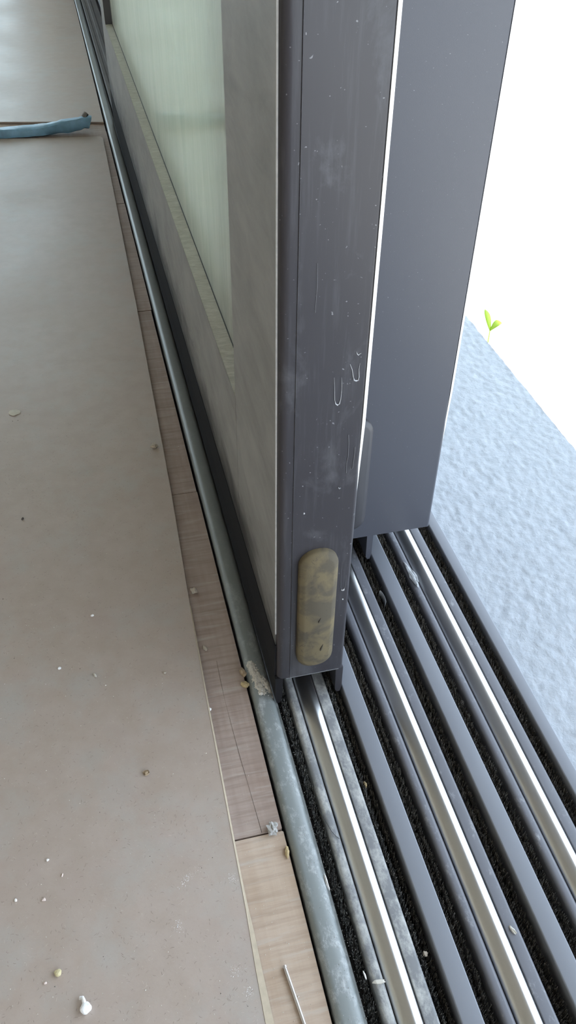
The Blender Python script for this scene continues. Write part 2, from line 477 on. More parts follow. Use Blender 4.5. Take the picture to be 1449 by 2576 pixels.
# sunlit terrace of pale boards, lower than the threshold
ground = box('ground', -9.0, 14.0, -9.0, 16.0, -0.30, -0.16, 'deck')
tag(ground, 'pale ground under the terrace boards', 'ground', kind='structure')
terr = thing('terrace_deck', 'sun-bleached white board terrace beyond the stone threshold', 'terrace', (1.2, 1.5, -0.16))
terr['kind'] = 'structure'
ang = math.atan2(0.2125, 1.0)
pitch = 0.079
v, f = box_vf(-pitch / 2 + 0.0015, pitch / 2 - 0.0015, -2.4, 2.6, -0.022, 0.0)
me = bpy.data.meshes.new('deck_board'); me.from_pydata(v, [], f); me.materials.append(M['deck'])
for i in range(-6, 26):
    o = bpy.data.objects.new('deck_board', me); COL.objects.link(o); o.parent = terr
    off = 0.70 - 1.2 + i * pitch / math.cos(ang) + 0.02
    o.location = (off, 0.0, 0.04); o.rotation_euler = (0, 0, -ang)

# ------------------------------------------------------------------ three-rail sliding door track
TY0, TY1 = -0.7, 4.25
track = thing('sliding_door_track', 'dark aluminium floor track with three parallel silver rails and black brush strips', 'door track', (0.165, 0.35, -0.02))
box('base_plate', 0.0662, 0.2648, TY0, TY1, -0.020, -0.0135, 'trackbase', track)
bead = [(0.0664, -0.0135), (0.0664, -0.0020)] + [(0.0664 + 0.0045 * (1 - math.cos(math.radians(a))), -0.0020 + 0.0045 * math.sin(math.radians(a))) for a in (15, 30, 45, 60, 75, 90)] + \
       [(0.0750, 0.0021), (0.0780, 0.0016), (0.0800, 0.0006), (0.0812, -0.0010), (0.0818, -0.0035), (0.0818, -0.0075), (0.0842, -0.0080), (0.0846, -0.0135)]
prism('edge_bead', bead, TY0, TY1, 'y', 'bead', track, cuts=12)
RC = [0.1059, 0.1683, 0.2307]
for k, rc in enumerate(RC):
    lm = 'lip_dusty' if k == 0 else 'lip'
    prism('lip', rrect(rc - 0.0138, -0.0135, rc - 0.0072, -0.0022, 0, 0, 0.0022, 0.0026), TY0, 1.699 if k == 0 else TY1, 'y', lm, track, cuts=8)
    rail = [(rc - 0.0066, -0.0135)] + [(rc + dx * 0.001, dz * 0.001) for dx, dz in ((-6.6, -5.2), (-6.3, -4.0), (-5.6, -2.9), (-4.4, -1.8), (-3.0, -0.9), (-1.4, -0.1), (0.0, 0.45), (1.0, 0.72), (1.7, 0.75), (2.4, 0.62), (3.4, 0.27), (4.6, -0.25), (5.6, -0.80), (6.2, -1.35), (6.5, -2.2))] + [(rc + 0.0066, -0.0135)]
    prism('rail', rail, TY0, 1.699 if k == 0 else TY1, 'y', 'rail', track, cuts=8)
    prism('lip', rrect(rc + 0.0073, -0.0135, rc + 0.0154, -0.0018, 0, 0, 0.0018, 0.0006), TY0, 1.699 if k == 0 else TY1, 'y', lm, track, cuts=8)
for x0, x1 in ((0.1315, 0.1437), (0.1942, 0.2064)):
    prism('divider_bar', rrect(x0, -0.0135, x1, 0.0006, 0, 0, 0.0008, 0.0010), TY0, TY1, 'y', 'bar', track, cuts=8)
inf = [(0.0858, -0.0135), (0.0858, -0.0012), (0.0880, 0.0), (0.0940, 0.0), (0.0955, -0.0012), (0.1010, -0.0012), (0.1025, 0.0012), (0.1095, 0.0012), (0.1110, -0.0010), (0.1240, -0.0010), (0.1260, -0.0024), (0.1260, -0.0135)]
prism('added_cover', inf, 1.70, 4.19, 'y', 'cover', track, smooth=False)['label'] = 'added dull brown-grey infill beyond the nearest leaf'  # added dark piece hiding bright rail reflections past the leaf
prism('outer_edge_bar', rrect(0.2552, -0.0135, 0.2646, 0.0002, 0, 0, 0.0008, 0.0010), TY0, TY1, 'y', 'bar', track, cuts=8)

def brush(xc, y0, y1, per_m, mat, top, lean=0.0, wid=0.0016):
    vv = []; ff = []
    nfib = int((y1 - y0) * per_m)
    for _ in range(nfib):
        y = random.uniform(y0, y1)
        cl = mnoise.noise((xc * 900, y * 330, 1.0))
        x = xc + random.uniform(-wid, wid)
        h = top + 0.0016 * cl + random.uniform(-0.0012, 0.0008)
        dx = lean + random.gauss(0, 0.0006); dy = random.gauss(0, 0.0007)
        a = random.uniform(0, math.pi); w_ = 0.00022
        ca, sa = math.cos(a) * w_, math.sin(a) * w_
        b = len(vv)
        vv += [(x - ca, y - sa, -0.0135), (x + ca, y + sa, -0.0135), (x + dx + ca * .7, y + dy + sa * .7, h), (x + dx - ca * .7, y + dy - sa * .7, h)]
        ff.append((b, b + 1, b + 2, b + 3))
    o = link_mesh('brush_strip', vv, ff, mat, track)
    o['kind'] = 'stuff'
    return o
brush(0.0885, 0.10, 0.40, 6500, 'brush_dusty', -0.0040, wid=0.0020)
for k, (xa, xb) in enumerate(((0.1216, 0.1314), (0.1438, 0.1545), (0.1840, 0.1941), (0.2065, 0.2169), (0.2463, 0.2551))):
    ya = 0.10; yb = (0.62, 0.70, 0.80, 0.80, 0.85)[k]
    brush(xa + 0.0020, ya, yb, 6500, 'brush_dusty' if k == 0 else 'brush', -0.0022, wid=0.0010)
    brush(xa + 0.0062, ya, yb, 6500, 'brush', -0.0034, wid=0.0010)

# ------------------------------------------------------------------ sliding leaves
def leaf(name, label, xl, xr, ye, yf, near_w, wide_to=None, dusty=True, zled=0.177):
    L = thing(name, label, 'sliding door', ((xl + xr) / 2, ye, 0.0))
    H = 2.43; xs = wide_to or xr
    ys = ye + near_w
    zb = 0.0262
    stile = rrect(xl, ye, xs, ys, 0.0048, 0.0026, 0.001, 0.001, 6)
    if dusty:   # fine raised die line running up the end face
        k = next(i for i, p in enumerate(stile) if p[0] > xl + 0.006)
        stile[k:k] = [(xl + 0.0082, ye), (xl + 0.0085, ye - 0.0005), (xl + 0.0088, ye)]
    prism('stile', stile, zb, H, 'z', 'coat_scuffed' if dusty else 'coat', L, cuts=2)
    prism('stile', rrect(xl, yf - 0.085, xr, yf, 0.001, 0.001, 0.002, 0.002, 3), zb, H, 'z', 'coat', L)
    box('bottom_rail', xl + 0.0002, xr - 0.0002, ys, yf - 0.085, zb, zled, 'coat', L)
    box('top_rail', xl + 0.0002, xr - 0.0002, ys, yf - 0.085, H - 0.1, H, 'coat', L)
    box('glass_pane', xl + 0.011, xl + 0.017, ys - 0.005, yf - 0.080, zled - 0.005, H - 0.095, 'glass', L)
    box('gasket', xl + 0.0102, xl + 0.0110, ys, yf - 0.085, zled, zled + 0.0010, 'gasket', L)
    # skirts that dip into the brush channels
    zs = 0.058
    sk2 = [(xl - 0.0010, zs), (xl - 0.0013, zb), (xl - 0.00005, zb), (xl - 0.00005, zs)]
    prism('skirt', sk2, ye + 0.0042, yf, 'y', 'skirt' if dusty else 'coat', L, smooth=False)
    sk0 = [(xl - 0.0013, zb - 0.0002), (xl - 0.0016, 0.004), (xl - 0.0002, -0.002), (xl + 0.0022, -0.002), (xl + 0.0038, 0.006), (xl + 0.0040, zb - 0.0002)]
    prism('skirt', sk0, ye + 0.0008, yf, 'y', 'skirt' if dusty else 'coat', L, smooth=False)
    sk1 = [(xr - 0.0050, zb), (xr - 0.0044, 0.002), (xr - 0.0030, -0.001), (xr - 0.0008, -0.001), (xr + 0.0003, 0.005), (xr + 0.0003, zb)]
    prism('skirt', sk1, ye + 0.0003, yf, 'y', 'coat_scuffed' if dusty else 'coat', L, smooth=False)
    # bright outer corner line built as a white strip; bare cut edge below
    es = [(xs - 0.0012, ye - 0.0002), (xs + 0.0006, ye + 0.0004), (xs + 0.0014, ye + 0.0022), (xs + 0.0004, ye + 0.0034), (xs - 0.0012, ye + 0.0022)]
    e_ = prism('bright_line_strip', es, 0.165 if dusty else 0.09, H, 'z', 'edge_white', L, cuts=5, smooth=False, taper=0.07); e_['label'] = 'thin white strip built for the bright line on the outer corner'
    if dusty: box('cut_edge', xl + 0.006, xr - 0.0032, ye - 0.0004, ye + 0.002, zb - 0.0003, zb + 0.0001, 'drip_faint', L)
    # rubber buffer on the end face
    bx0, bx1, bz0, bz1 = xl + 0.0125, xl + 0.0372, 0.0395, 0.1475
    r = (bx1 - bx0) / 2
    def outline(ins):
        rr = 0.0115 - ins
        p = []
        for cx_, cz_, a0 in ((bx1 - 0.0115, bz1 - 0.0115, 0), (bx0 + 0.0115, bz1 - 0.0115, 90), (bx0 + 0.0115, bz0 + 0.0115, 180), (bx1 - 0.0115, bz0 + 0.0115, 270)):
            p += arc(cx_, cz_, max(rr, 0.001), a0, a0 + 90, 7)
        return p
    th = 0.0062
    rings = [(0.0, ye + 0.0002), (0.0, ye - 0.0028), (0.0006, ye - 0.0040), (0.0030, ye - th + 0.0006), (0.0040, ye - th)]
    vv = []; ff = []
    for ins, y in rings:
        for (u, w_) in outline(ins): vv.append((u, y, w_))
    n = len(outline(0))
    for k in range(len(rings) - 1):
        for i in range(n):
            ff.append((k * n + i, k * n + (i + 1) % n, (k + 1) * n + (i + 1) % n, (k + 1) * n + i))
    ff.append(tuple((len(rings) - 1) * n + i for i in range(n))); ff.append(tuple(range(n)))
    bo = link_mesh('bumper', vv, ff, 'bumper' if dusty else 'bumper_grey', L, True)
    if dusty:
        bo['label'] = 'ochre dust-caked rubber end bumper'
        for gx, gz, gl, ga in ((xl + 0.0262, 0.0885, 0.0050, -0.35), (xl + 0.0285, 0.0605, 0.0070, -0.25)):
            P = [(gx - math.sin(ga) * gl * q, ye - th - 0.00002, gz + math.cos(ga) * gl * q) for q in (-0.5, -0.2, 0.15, 0.5)]
            v, f = tube_vf(P, [0.0001, 0.0008, 0.0006, 0.0001], 6)
            child_of_part(link_mesh('gouge', v, f, 'gouge', L, True), bo)
    if dusty:
        xf = xl - 0.0006
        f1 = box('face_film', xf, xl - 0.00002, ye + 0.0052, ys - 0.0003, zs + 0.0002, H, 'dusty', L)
        box('film_edge', xf - 0.0003, xl - 0.00002, ye + 0.0040, ye + 0.0051, zs + 0.012, H, 'film_edge', L)
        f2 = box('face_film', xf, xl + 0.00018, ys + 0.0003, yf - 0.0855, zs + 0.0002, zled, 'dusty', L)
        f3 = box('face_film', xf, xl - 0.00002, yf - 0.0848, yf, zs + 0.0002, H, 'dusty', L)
        # uneven dusty ledge in front of the glass
        n1, n2 = 5, 420; vv = []; ff = []
        ya, yb = ys, yf - 0.085
        for j in range(n2 + 1):
            for i in range(n1 + 1):
                x = xf + (xl + 0.0104 - xf) * i / n1; y = ya + (yb - ya) * j / n2
                h = 0.0007 * mnoise.noise((x * 160, y * 260, 2.0)) if 0 < i else 0
                vv.append((x, y, zled + 0.0006 + h))
        for j in range(n2):
            for i in range(n1):
                a = j * (n1 + 1) + i; ff.append((a, a + 1, a + n1 + 2, a + n1 + 1))
        b0 = len(vv)
        for q in (0, n1, n2 * (n1 + 1), n2 * (n1 + 1) + n1): vv.append((vv[q][0], vv[q][1], zled))
        ff.append((b0, b0 + 1, b0 + 3, b0 + 2))
        led = link_mesh('ledge', vv, ff, 'ledge', L, True); led['label'] = 'pale dust-coated ledge with water marks'
    return L

leaf1 = leaf('sliding_door_leaf', 'dusty dark grey sliding glass door leaf nearest the floorboards, with an ochre bumper', 0.083, 0.130, 0.347, 1.660, 0.126)
leaf2 = leaf('sliding_door_leaf', 'clean dark grey sliding door leaf with a broad smooth end face, second from the floorboards', 0.1457, 0.1927, 0.471, 3.35, 0.13, wide_to=0.242, dusty=False)

yd = 0.34685
def drip(pts, r, mat):
    P = [(x, yd, z) for x, z in pts]
    v, f = tube_vf(P, r, 5)
    o = link_mesh('dried_drip', v, f, mat, leaf1, True)
    return o
drip([(0.1116, 0.2674), (0.1121, 0.2614), (0.1126, 0.2533), (0.1132, 0.2511), (0.1143, 0.2502), (0.1152, 0.2508), (0.1158, 0.2536), (0.116, 0.2588), (0.1159, 0.2636), (0.1155, 0.2669)],
     [0.00005, 0.0001, 0.00015, 0.0003, 0.0005, 0.0003, 0.00015, 0.0001, 0.0001, 0.00005], 'drip')
drip([(0.1196, 0.2741), (0.1209, 0.2708), (0.1218, 0.266), (0.1224, 0.2643), (0.1235, 0.2638), (0.1245, 0.264), (0.1249, 0.2659), (0.1245, 0.2703), (0.1248, 0.2741)],
     [0.0001, 0.00018, 0.0002, 0.0004, 0.0005, 0.0004, 0.0002, 0.00012, 0.00005], 'drip')
drip([(0.1224, 0.2811), (0.1229, 0.2797), (0.1236, 0.2789), (0.1244, 0.2795), (0.1251, 0.2798)], [0.0001, 0.0002, 0.0003, 0.0002, 0.0001], 'drip')
drip([(0.1215, 0.2298), (0.122, 0.224), (0.1222, 0.2149), (0.1216, 0.2104), (0.1218, 0.2033)], 0.00014, 'drip_faint')
drip([(0.1258, 0.2211), (0.1257, 0.2143), (0.1253, 0.206), (0.1246, 0.2052), (0.1239, 0.2067)], 0.00014, 'drip_faint')
drip([(0.1233, 0.1330), (0.1234, 0.1180), (0.1238, 0.1095), (0.1250, 0.1068), (0.1262, 0.1078), (0.1268, 0.1110), (0.1268, 0.1200)], [0.00005, 0.00008, 0.0001, 0.00014, 0.00014, 0.0001, 0.00005], 'drip_faint')
drip([(0.1242, 0.1072), (0.1250, 0.1066), (0.1257, 0.1068), (0.1263, 0.1078)], [0.0002, 0.0006, 0.0008, 0.0002], 'drip')
drip([(0.1255, 0.0985), (0.1258, 0.0978)], [0.0004, 0.0005], 'drip')
drip([(0.0980, 0.1782), (0.0981, 0.1774)], [0.0003, 0.0006], 'drip')
drip([(0.1175, 0.1935), (0.1184, 0.1925), (0.1192, 0.1930)], [0.0003, 0.0006, 0.0003], 'drip_faint')
drip([(0.1005, 0.330), (0.1008, 0.318), (0.1003, 0.305)], 0.0001, 'drip_faint')

# ------------------------------------------------------------------ hardboard sheets
def sheet(name, outline, z0, z1, label, origin):
    o = prism(name, outline, z0, z1, 'z', 'hardboard', None, origin=origin, smooth=False)
    return tag(o, label, 'hardboard', 'hardboard sheets protecting the floor')
edge = [(0.026, -0.30), (0.0295, 0.02), (0.0303, 0.149), (0.0318, 0.20), (0.0330, 0.262), (0.0338, 0.31), (0.0346, 0.364), (0.0366, 0.462), (0.0408, 0.593), (0.0440, 0.76), (0.0475, 0.95), (0.0512, 1.24), (0.0545, 1.50), (0.0550, 1.572), (0.0520, 1.5835)]
B1 = edge + [(-0.05, 1.593), (-0.121, 1.606), (-0.8, 1.66), (-1.6, 1.70), (-1.6, -0.30)]
b1 = thing('hardboard_sheet', 'large brown hardboard sheet strewn with crumbs in the foreground', 'hardboard', (-0.3, 0.5, -0.0005), 'hardboard sheets protecting the floor')
prism('board', B1, -0.0005, 0.0026, 'z', 'hardboard', b1, smooth=False)
def fibres(n, mat, z, half):
    vv = []; ff = []
    for _ in range(n):
        while True:
            x, y = random.uniform(-0.17, 0.05), 0.10 + 0.62 * random.random() ** 1.5
            if x < 0.0300 + (y - 0.149) * 0.0215 - 0.002: break
        a = random.uniform(0, 6.28); cv = random.gauss(0, 0.7); l = random.uniform(0.0008, 0.0026); w_ = half * random.uniform(.6, 1.3)
        b = len(vv)
        for k in range(4):
            ww = w_ * (0.35 if k in (0, 3) else 1)
            vv += [(x - math.sin(a) * ww, y + math.cos(a) * ww, z), (x + math.sin(a) * ww, y - math.cos(a) * ww, z + 0.00002)]
            x += math.cos(a) * l / 3; y += math.sin(a) * l / 3; a += cv * 0.5
        for k in range(3): ff.append((b + 2 * k, b + 2 * k + 1, b + 2 * k + 3, b + 2 * k + 2))
    o = link_mesh('wood_fibres', vv, ff, mat, b1); o['kind'] = 'stuff'
fibres(2600, 'fibre_dark', 0.00264, 0.00010)
fibres(1500, 'fibre_pale', 0.00265, 0.00009)
# pale split veneer along the near corner of the edge
vv = []; ff = []
sl = [(0.0300, 0.00, 0.0046), (0.0304, 0.10, 0.0043), (0.0305, 0.149, 0.0040), (0.0310, 0.1764, 0.0030), (0.0317, 0.1960, 0.0022), (0.0322, 0.2097, 0.0012), (0.0325, 0.23, 0.0008), (0.0330, 0.262, 0.0007), (0.0338, 0.31, 0.0007), (0.0346, 0.364, 0.0006), (0.0364, 0.45, 0.0004)]
for i, (x, y, w_) in enumerate(sl):
    for zz in (0.0016, 0.00285):
        vv += [(x - 0.0004, y, zz), (x + w_, y, zz - 0.0004)]
for i in range(len(sl) - 1):
    a = i * 4; b = a + 4
    ff += [(a + 2, a + 3, b + 3, b + 2), (a, a + 1, b + 1, b), (a + 1, a + 3, b + 3, b + 1), (a, a + 2, b + 2, b)]
ff += [(0, 1, 3, 2), tuple(len(vv) - 4 + k for k in (0, 1, 3, 2))]
link_mesh('split_edge', vv, ff, 'frayed', b1)['label'] = 'pale split veneer along the sheet edge'
B2 = [(0.0632, 1.662), (0.0640, 1.85), (0.0655, 2.60), (0.0655, 3.9), (-1.6, 3.9), (-1.6, 1.82), (-0.121, 1.700), (-0.02, 1.680)]
sheet('hardboard_sheet', B2, -0.0005, 0.0026, 'pale far hardboard sheet beyond the blue plastic strip', (-0.4, 2.5, -0.0005))

# ------------------------------------------------------------------ blue plastic strip in the gap
vv = []; ff = []
N, K = 46, 12
for i in range(N + 1):
    s = i / N
    x = -0.34 + 0.378 * s
    yc = 1.618 - 0.05 * (x + 0.12) * (1 - s) * 0.6
    hh = 0.0155; ww = 0.026
    zc = 0.0005
    if s > 0.70:
        u = (s - 0.70) / 0.30
        zc += 0.006 * u * u
        yc += 0.004 * u
        hh = 0.0155 + 0.0075 * u * math.sin(u * 2.6)
        ww = 0.026 - 0.008 * u
    for k in range(K):
        a = 2 * math.pi * k / K
        ca, sa = math.cos(a), math.sin(a)
        px = abs(ca) ** 0.55 * (1 if ca >= 0 else -1); pz = abs(sa) ** 0.55 * (1 if sa >= 0 else -1)
        r = 1 + 0.16 * mnoise.noise((x * 38, math.cos(a) * 1.2, math.sin(a) * 1.2)) + (0.28 * mnoise.noise((x * 150, ca * 2, sa * 2)) * max(0, s - 0.6) * 2.5)
        z = zc + hh / 2 * (1 + pz * r)
        vv.append((x + 0.004 * pz * max(0, s - .9) * 10, yc + ww / 2 * px * r, max(z, -0.0006 + (0.0035 if s < 0.05 else 0))))
for i in range(N):
    for k in range(K):
        ff.append((i * K + k, i * K + (k + 1) % K, (i + 1) * K + (k + 1) % K, (i + 1) * K + k))
ff.append(tuple(range(K))); ff.append(tuple(N * K + k for k in range(K)))
bs = thing('plastic_strip', 'crumpled blue plastic strip lying in the gap between the two hardboard sheets', 'plastic strip', (-0.15, 1.618, 0.0))
link_mesh('folded_film', vv, ff, 'blue', bs, True)
v, f = tube_vf([(0.024, 1.622, 0.018), (0.030, 1.624, 0.0255), (0.034, 1.626, 0.0300)], [0.004, 0.0055, 0.0045], 9)
v = [(a + 0.0012 * mnoise.noise((a * 400, b * 400, c * 400)), b, c) for a, b, c in v]
link_mesh('torn_end', v, f, 'bluetip', bs)

# ------------------------------------------------------------------ debris, each its own thing
ZB, ZW = 0.0026, -0.001
def lump(name, label, cat, x, y, z, sx, sy, sz, mat, seed, sub=2, rough=0.35, rot=0.0, group='crumbs and chips of building debris'):
    bm = bmesh.new()
    bmesh.ops.create_icosphere(bm, subdivisions=sub, radius=1.0)
    c, s_ = math.cos(rot), math.sin(rot)
    for v in bm.verts:
        d = v.co.copy()
        k = 1 + rough * mnoise.noise(d * 1.3 + Vector((seed, 0, 0))) + rough * 0.5 * mnoise.noise(d * 3.1 + Vector((0, seed, 0)))
        p = d * k
        px, py, pz = p.x * sx, p.y * sy, p.z * sz
        v.co = (px * c - py * s_, px * s_ + py * c, pz)
    zmin = min(v.co.z for v in bm.verts)
    for v in bm.verts: v.co.z -= zmin
    me = bpy.data.meshes.new(name); bm.to_mesh(me); bm.free()
    me.materials.append(M[mat])
    o = bpy.data.objects.new(name, me); COL.objects.link(o)
    o.location = (x, y, z - 0.0001)
    return tag(o, label, cat, group)

lump('paint_chip', 'flat oval pale paint chip near the left edge of the hardboard', 'chip', -0.0975, 0.750, ZB, 0.0062, 0.0052, 0.0007, 'cream', 1.0, 2, 0.25)
lump('crumb', 'beige crumb at the very edge of the hardboard sheet', 'crumb', 0.0338, 0.6607, ZB, 0.0034, 0.0030, 0.0022, 'beige', 2.0, 2, 0.5)
lump('crumb', 'brownish crumb on the timber strip halfway along the door leaf', 'crumb', 0.0419, 0.4668, ZW, 0.0028, 0.0026, 0.0022, 'beige', 3.0, 2, 0.5)
lump('flake', 'thin pale paper flake standing on the middle of the hardboard', 'flake', -0.0411, 0.3979, ZB, 0.0009, 0.0022, 0.0010, 'cream', 4.0, 1, 0.4, 0.5)
lump('chip', 'small white chip in the centre of the hardboard', 'chip', -0.0391, 0.4565, ZB, 0.0016, 0.0011, 0.0009, 'plaster', 5.0, 1, 0.4)
lump('chip', 'tiny whitish chip on the hardboard left of the paper flake', 'chip', -0.0660, 0.4107, ZB, 0.0013, 0.0012, 0.0008, 'plaster', 6.0, 1, 0.4)
h = lump('husk', 'small hollow brown husk on the hardboard', 'husk', -0.0140, 0.3104, ZB, 0.0020, 0.0020, 0.0015, 'brown', 7.0, 2, 0.5)
bm = bmesh.new(); bm.from_mesh(h.data)
for v in bm.verts:
    if v.co.z > 0.0017: v.co.z -= 0.0011
bm.to_mesh(h.data); bm.free()
lump('flake', 'brown flake with a curled tip on the timber strip', 'flake', 0.0407, 0.4072, ZW, 0.0015, 0.0030, 0.0012, 'beige', 8.0, 1, 0.6, 0.4)
lump('chip', 'tiny white chip on the timber strip against the hardboard edge', 'chip', 0.0352, 0.3527, ZW, 0.0011, 0.0014, 0.0010, 'plaster', 9.0, 1, 0.4)
lump('mortar_lump', 'grey lump of mortar on the timber strip above the plank joint', 'mortar lump', 0.0582, 0.2535 + 0.001, ZW, 0.0030, 0.0040, 0.0024, 'mortar', 10.0, 3, 0.7, 0.3)
lump('splinter', 'yellow wood splinter wedged at the plank joint beside the track', 'splinter', 0.0637, 0.2385, ZW, 0.0013, 0.0038, 0.0014, 'splinter', 11.0, 2, 0.5, -0.15)
lump('crumb', 'yellowish crumb near the white putty blob', 'crumb', -0.0752, 0.1991, ZB, 0.0020, 0.0021, 0.0015, 'yellow', 12.0, 2, 0.35)
lump('chip', 'tiny pinkish white chip beside the yellowish crumb', 'chip', -0.0821, 0.1958, ZB, 0.0011, 0.0008, 0.0007, 'pink', 13.0, 1, 0.3)
lump('chip', 'small white chip alone on the left of the hardboard', 'chip', -0.0787, 0.2655, ZB, 0.0011, 0.0010, 0.0007, 'plaster', 14.0, 1, 0.5)
lump('chip', 'white grain at the left picture edge of the hardboard', 'chip', -0.0976, 0.2453, ZB, 0.0009, 0.0011, 0.0007, 'plaster', 15.0, 1, 0.5)
lump('chip', 'pinkish tan chip on the left of the hardboard', 'chip', -0.0817, 0.2419, ZB, 0.0013, 0.0010, 0.0007, 'pink', 16.0, 1, 0.5)
lump('flake', 'short pink sliver above the pinkish tan chip', 'flake', -0.0706, 0.2513 + 0.003, ZB, 0.0005, 0.0014, 0.0005, 'pink', 17.0, 1, 0.3, -0.4)
lump('crumb', 'dark crumb alone high on the left of the hardboard', 'crumb', -0.0905, 0.5830, ZB, 0.0013, 0.0016, 0.0012, 'darkgrit', 18.0, 1, 0.5)
lump('chip', 'small tan chip on the hardboard near the timber strip', 'chip', 0.0084, 0.3888, ZB, 0.0012, 0.0012, 0.0008, 'beige', 19.0, 1, 0.4)
lump('husk', 'dry brown husk pressed against the edge bead beside the mortar smear', 'husk', 0.0640, 0.3760, ZW, 0.0022, 0.0036, 0.0028, 'brown', 20.0, 2, 0.6, 0.2)
lump('husk', 'yellowish leaf-like husk below the brown husk at the edge bead', 'husk', 0.0635, 0.3665, ZW, 0.0028, 0.0030, 0.0020, 'splinter', 21.0, 2, 0.5, 0.5)
lump('flake', 'white plaster flake caught beside the edge bead in the track', 'flake', 0.0825, 0.2165, -0.0045, 0.0009, 0.0050, 0.0018, 'plaster', 22.0, 2, 0.5, 0.05)
lump('flake', 'tan wood flake on the brush between first rail and divider bar', 'flake', 0.1253, 0.2732, -0.0050, 0.0010, 0.0026, 0.0012, 'splinter', 23.0, 1, 0.5, 0.1)
lump('crumb', 'tan crumb stuck in the brush beside the first divider bar near the bottom', 'crumb', 0.1262, 0.1640, -0.0055, 0.0014, 0.0016, 0.0014, 'beige', 24.0, 2, 0.5)
lump('flake', 'white sliver standing in the first brush groove near the bottom', 'flake', 0.0893, 0.1610, -0.0040, 0.0006, 0.0028, 0.0008, 'plaster', 25.0, 1, 0.3, 0.1)

# white putty blob with a curled tail
pb = thing('putty_blob', 'bright white putty blob with a curled tail at the bottom left', 'putty', (-0.0615, 0.1785, ZB))
lb = lump('body', None, None, 0, 0, 0, 0.0030, 0.0031, 0.0021, 'plaster', 30.0, 3, 0.18, group=None)
lb.parent = pb; lb.location = (0.0001, -0.0008, -0.0001)
v, f = tube_vf([(-0.0617, 0.1795, ZB + 0.0024), (-0.0622, 0.1818, ZB + 0.0026), (-0.0627, 0.1832, ZB + 0.0023), (-0.0638, 0.1835, ZB + 0.0018), (-0.0644, 0.1828, ZB + 0.0013)], [0.0012, 0.0010, 0.0009, 0.0009, 0.0005], 8)
link_mesh('tail', v, f, 'plaster', pb, True)

# mortar smear dried on the edge bead
def beadz(x):
    P = [(0.0664, -0.0020), (0.0672, 0.0005), (0.0686, 0.0020), (0.0709, 0.0025), (0.0750, 0.0021), (0.0780, 0.0016), (0.0800, 0.0006), (0.0812, -0.0010), (0.0818, -0.0035)]
    for (a, b), (c, d) in zip(P, P[1:]):
        if a <= x <= c: return b + (d - b) * (x - a) / (c - a)
    return P[0][1] if x < P[0][0] else P[-1][1]
nx_, ny_ = 46, 84
xs0, xs1, ys0, ys1 = 0.0672, 0.0815, 0.3515, 0.3865
def smear_h(x, y):
    u = (x - xs0) / (xs1 - xs0); v = (ys1 - y) / (ys1 - ys0)
    # two arms: one along the left running down, one sweeping right
    a = math.hypot((u - (0.22 + 0.30 * v)) / 0.23, max(0, v - 0.80) / 0.12, max(0, 0.12 - v) / 0.1)
    b = math.hypot((v - (0.10 + 0.72 * u)) / 0.20, max(0, 0.15 - u) / 0.1)
    base_ = max(1.0 - a, 0.95 - b)
    n = 0.75 * mnoise.noise((x * 420, y * 300, 0.0)) + 0.55 * mnoise.noise((x * 1100, y * 800, 3.0))
    return base_ + n * 0.8
vv = []; ff = []; idx = {}
for j in range(ny_ + 1):
    for i in range(nx_ + 1):
        x = xs0 + (xs1 - xs0) * i / nx_; y = ys0 + (ys1 - ys0) * j / ny_
        hgt = smear_h(x, y)
        if hgt > -0.12:
            idx[(i, j)] = len(vv)
            vv.append((x, y, beadz(x) + min(0.0011, max(-0.0002, 0.0014 * hgt)) + (0.00025 * mnoise.noise((x * 1800, y * 1500, 7)) if hgt > 0.1 else 0)))
for j in range(ny_):
    for i in range(nx_):
        q = [(i, j), (i + 1, j), (i + 1, j + 1), (i, j + 1)]
        if all(k in idx for k in q): ff.append(tuple(idx[k] for k in q))
ms = link_mesh('mortar_smear', vv, ff, 'mortar_pale', None, True, origin=(0.0745, 0.369, 0.002))
so = ms.modifiers.new('thickness', 'SOLIDIFY'); so.thickness = 0.0004; so.offset = -1
tag(ms, 'rough smear of pale dried mortar on the edge bead beside the leaf corner', 'mortar smear')

# smear of plaster across the first lip
lump('plaster_dab', 'cream dab of plaster across the dusty lip near the bottom of the track', 'plaster dab', 0.0955, 0.1555, -0.0027, 0.0036, 0.0012, 0.0012, 'cream', 26.0, 2, 0.4, -0.15, None)
lump('plaster_dab', 'pale scrap stuck beside the second rail near the bottom', 'plaster dab', 0.1795, 0.1635, -0.0024, 0.0010, 0.0026, 0.0012, 'cream', 27.0, 2, 0.6, 0.35, None)
# torn tape remnant on the third lip
lump('tape_scrap', 'torn clear tape scrap wrinkled over the lip of the outermost rail', 'tape scrap', 0.2205, 0.4460, -0.0028, 0.0026, 0.0130, 0.0014, 'film', 28.0, 3, 0.5, 0.06, None)
# curled film
vv = []; ff = []
for i in range(9):
    a = math.radians(-70 + 150 * i / 8)
    for t_ in (0, 1):
        yy = 0.4255 + 0.0075 * math.sin(a) + t_ * 0.001
        vv.append((0.1868 + 0.0022 * math.cos(a) + t_ * 0.0012, yy, -0.0045 + 0.0045 * t_))
for i in range(8): ff.append((2 * i, 2 * i + 2, 2 * i + 3, 2 * i + 1))
cf = link_mesh('film_curl', vv, ff, 'film', None, True, origin=(0.187, 0.425, -0.0045))
s2 = cf.modifiers.new('thickness', 'SOLIDIFY'); s2.thickness = 0.0002
tag(cf, 'curl of clear film in the brush groove beside the second rail', 'film scrap')

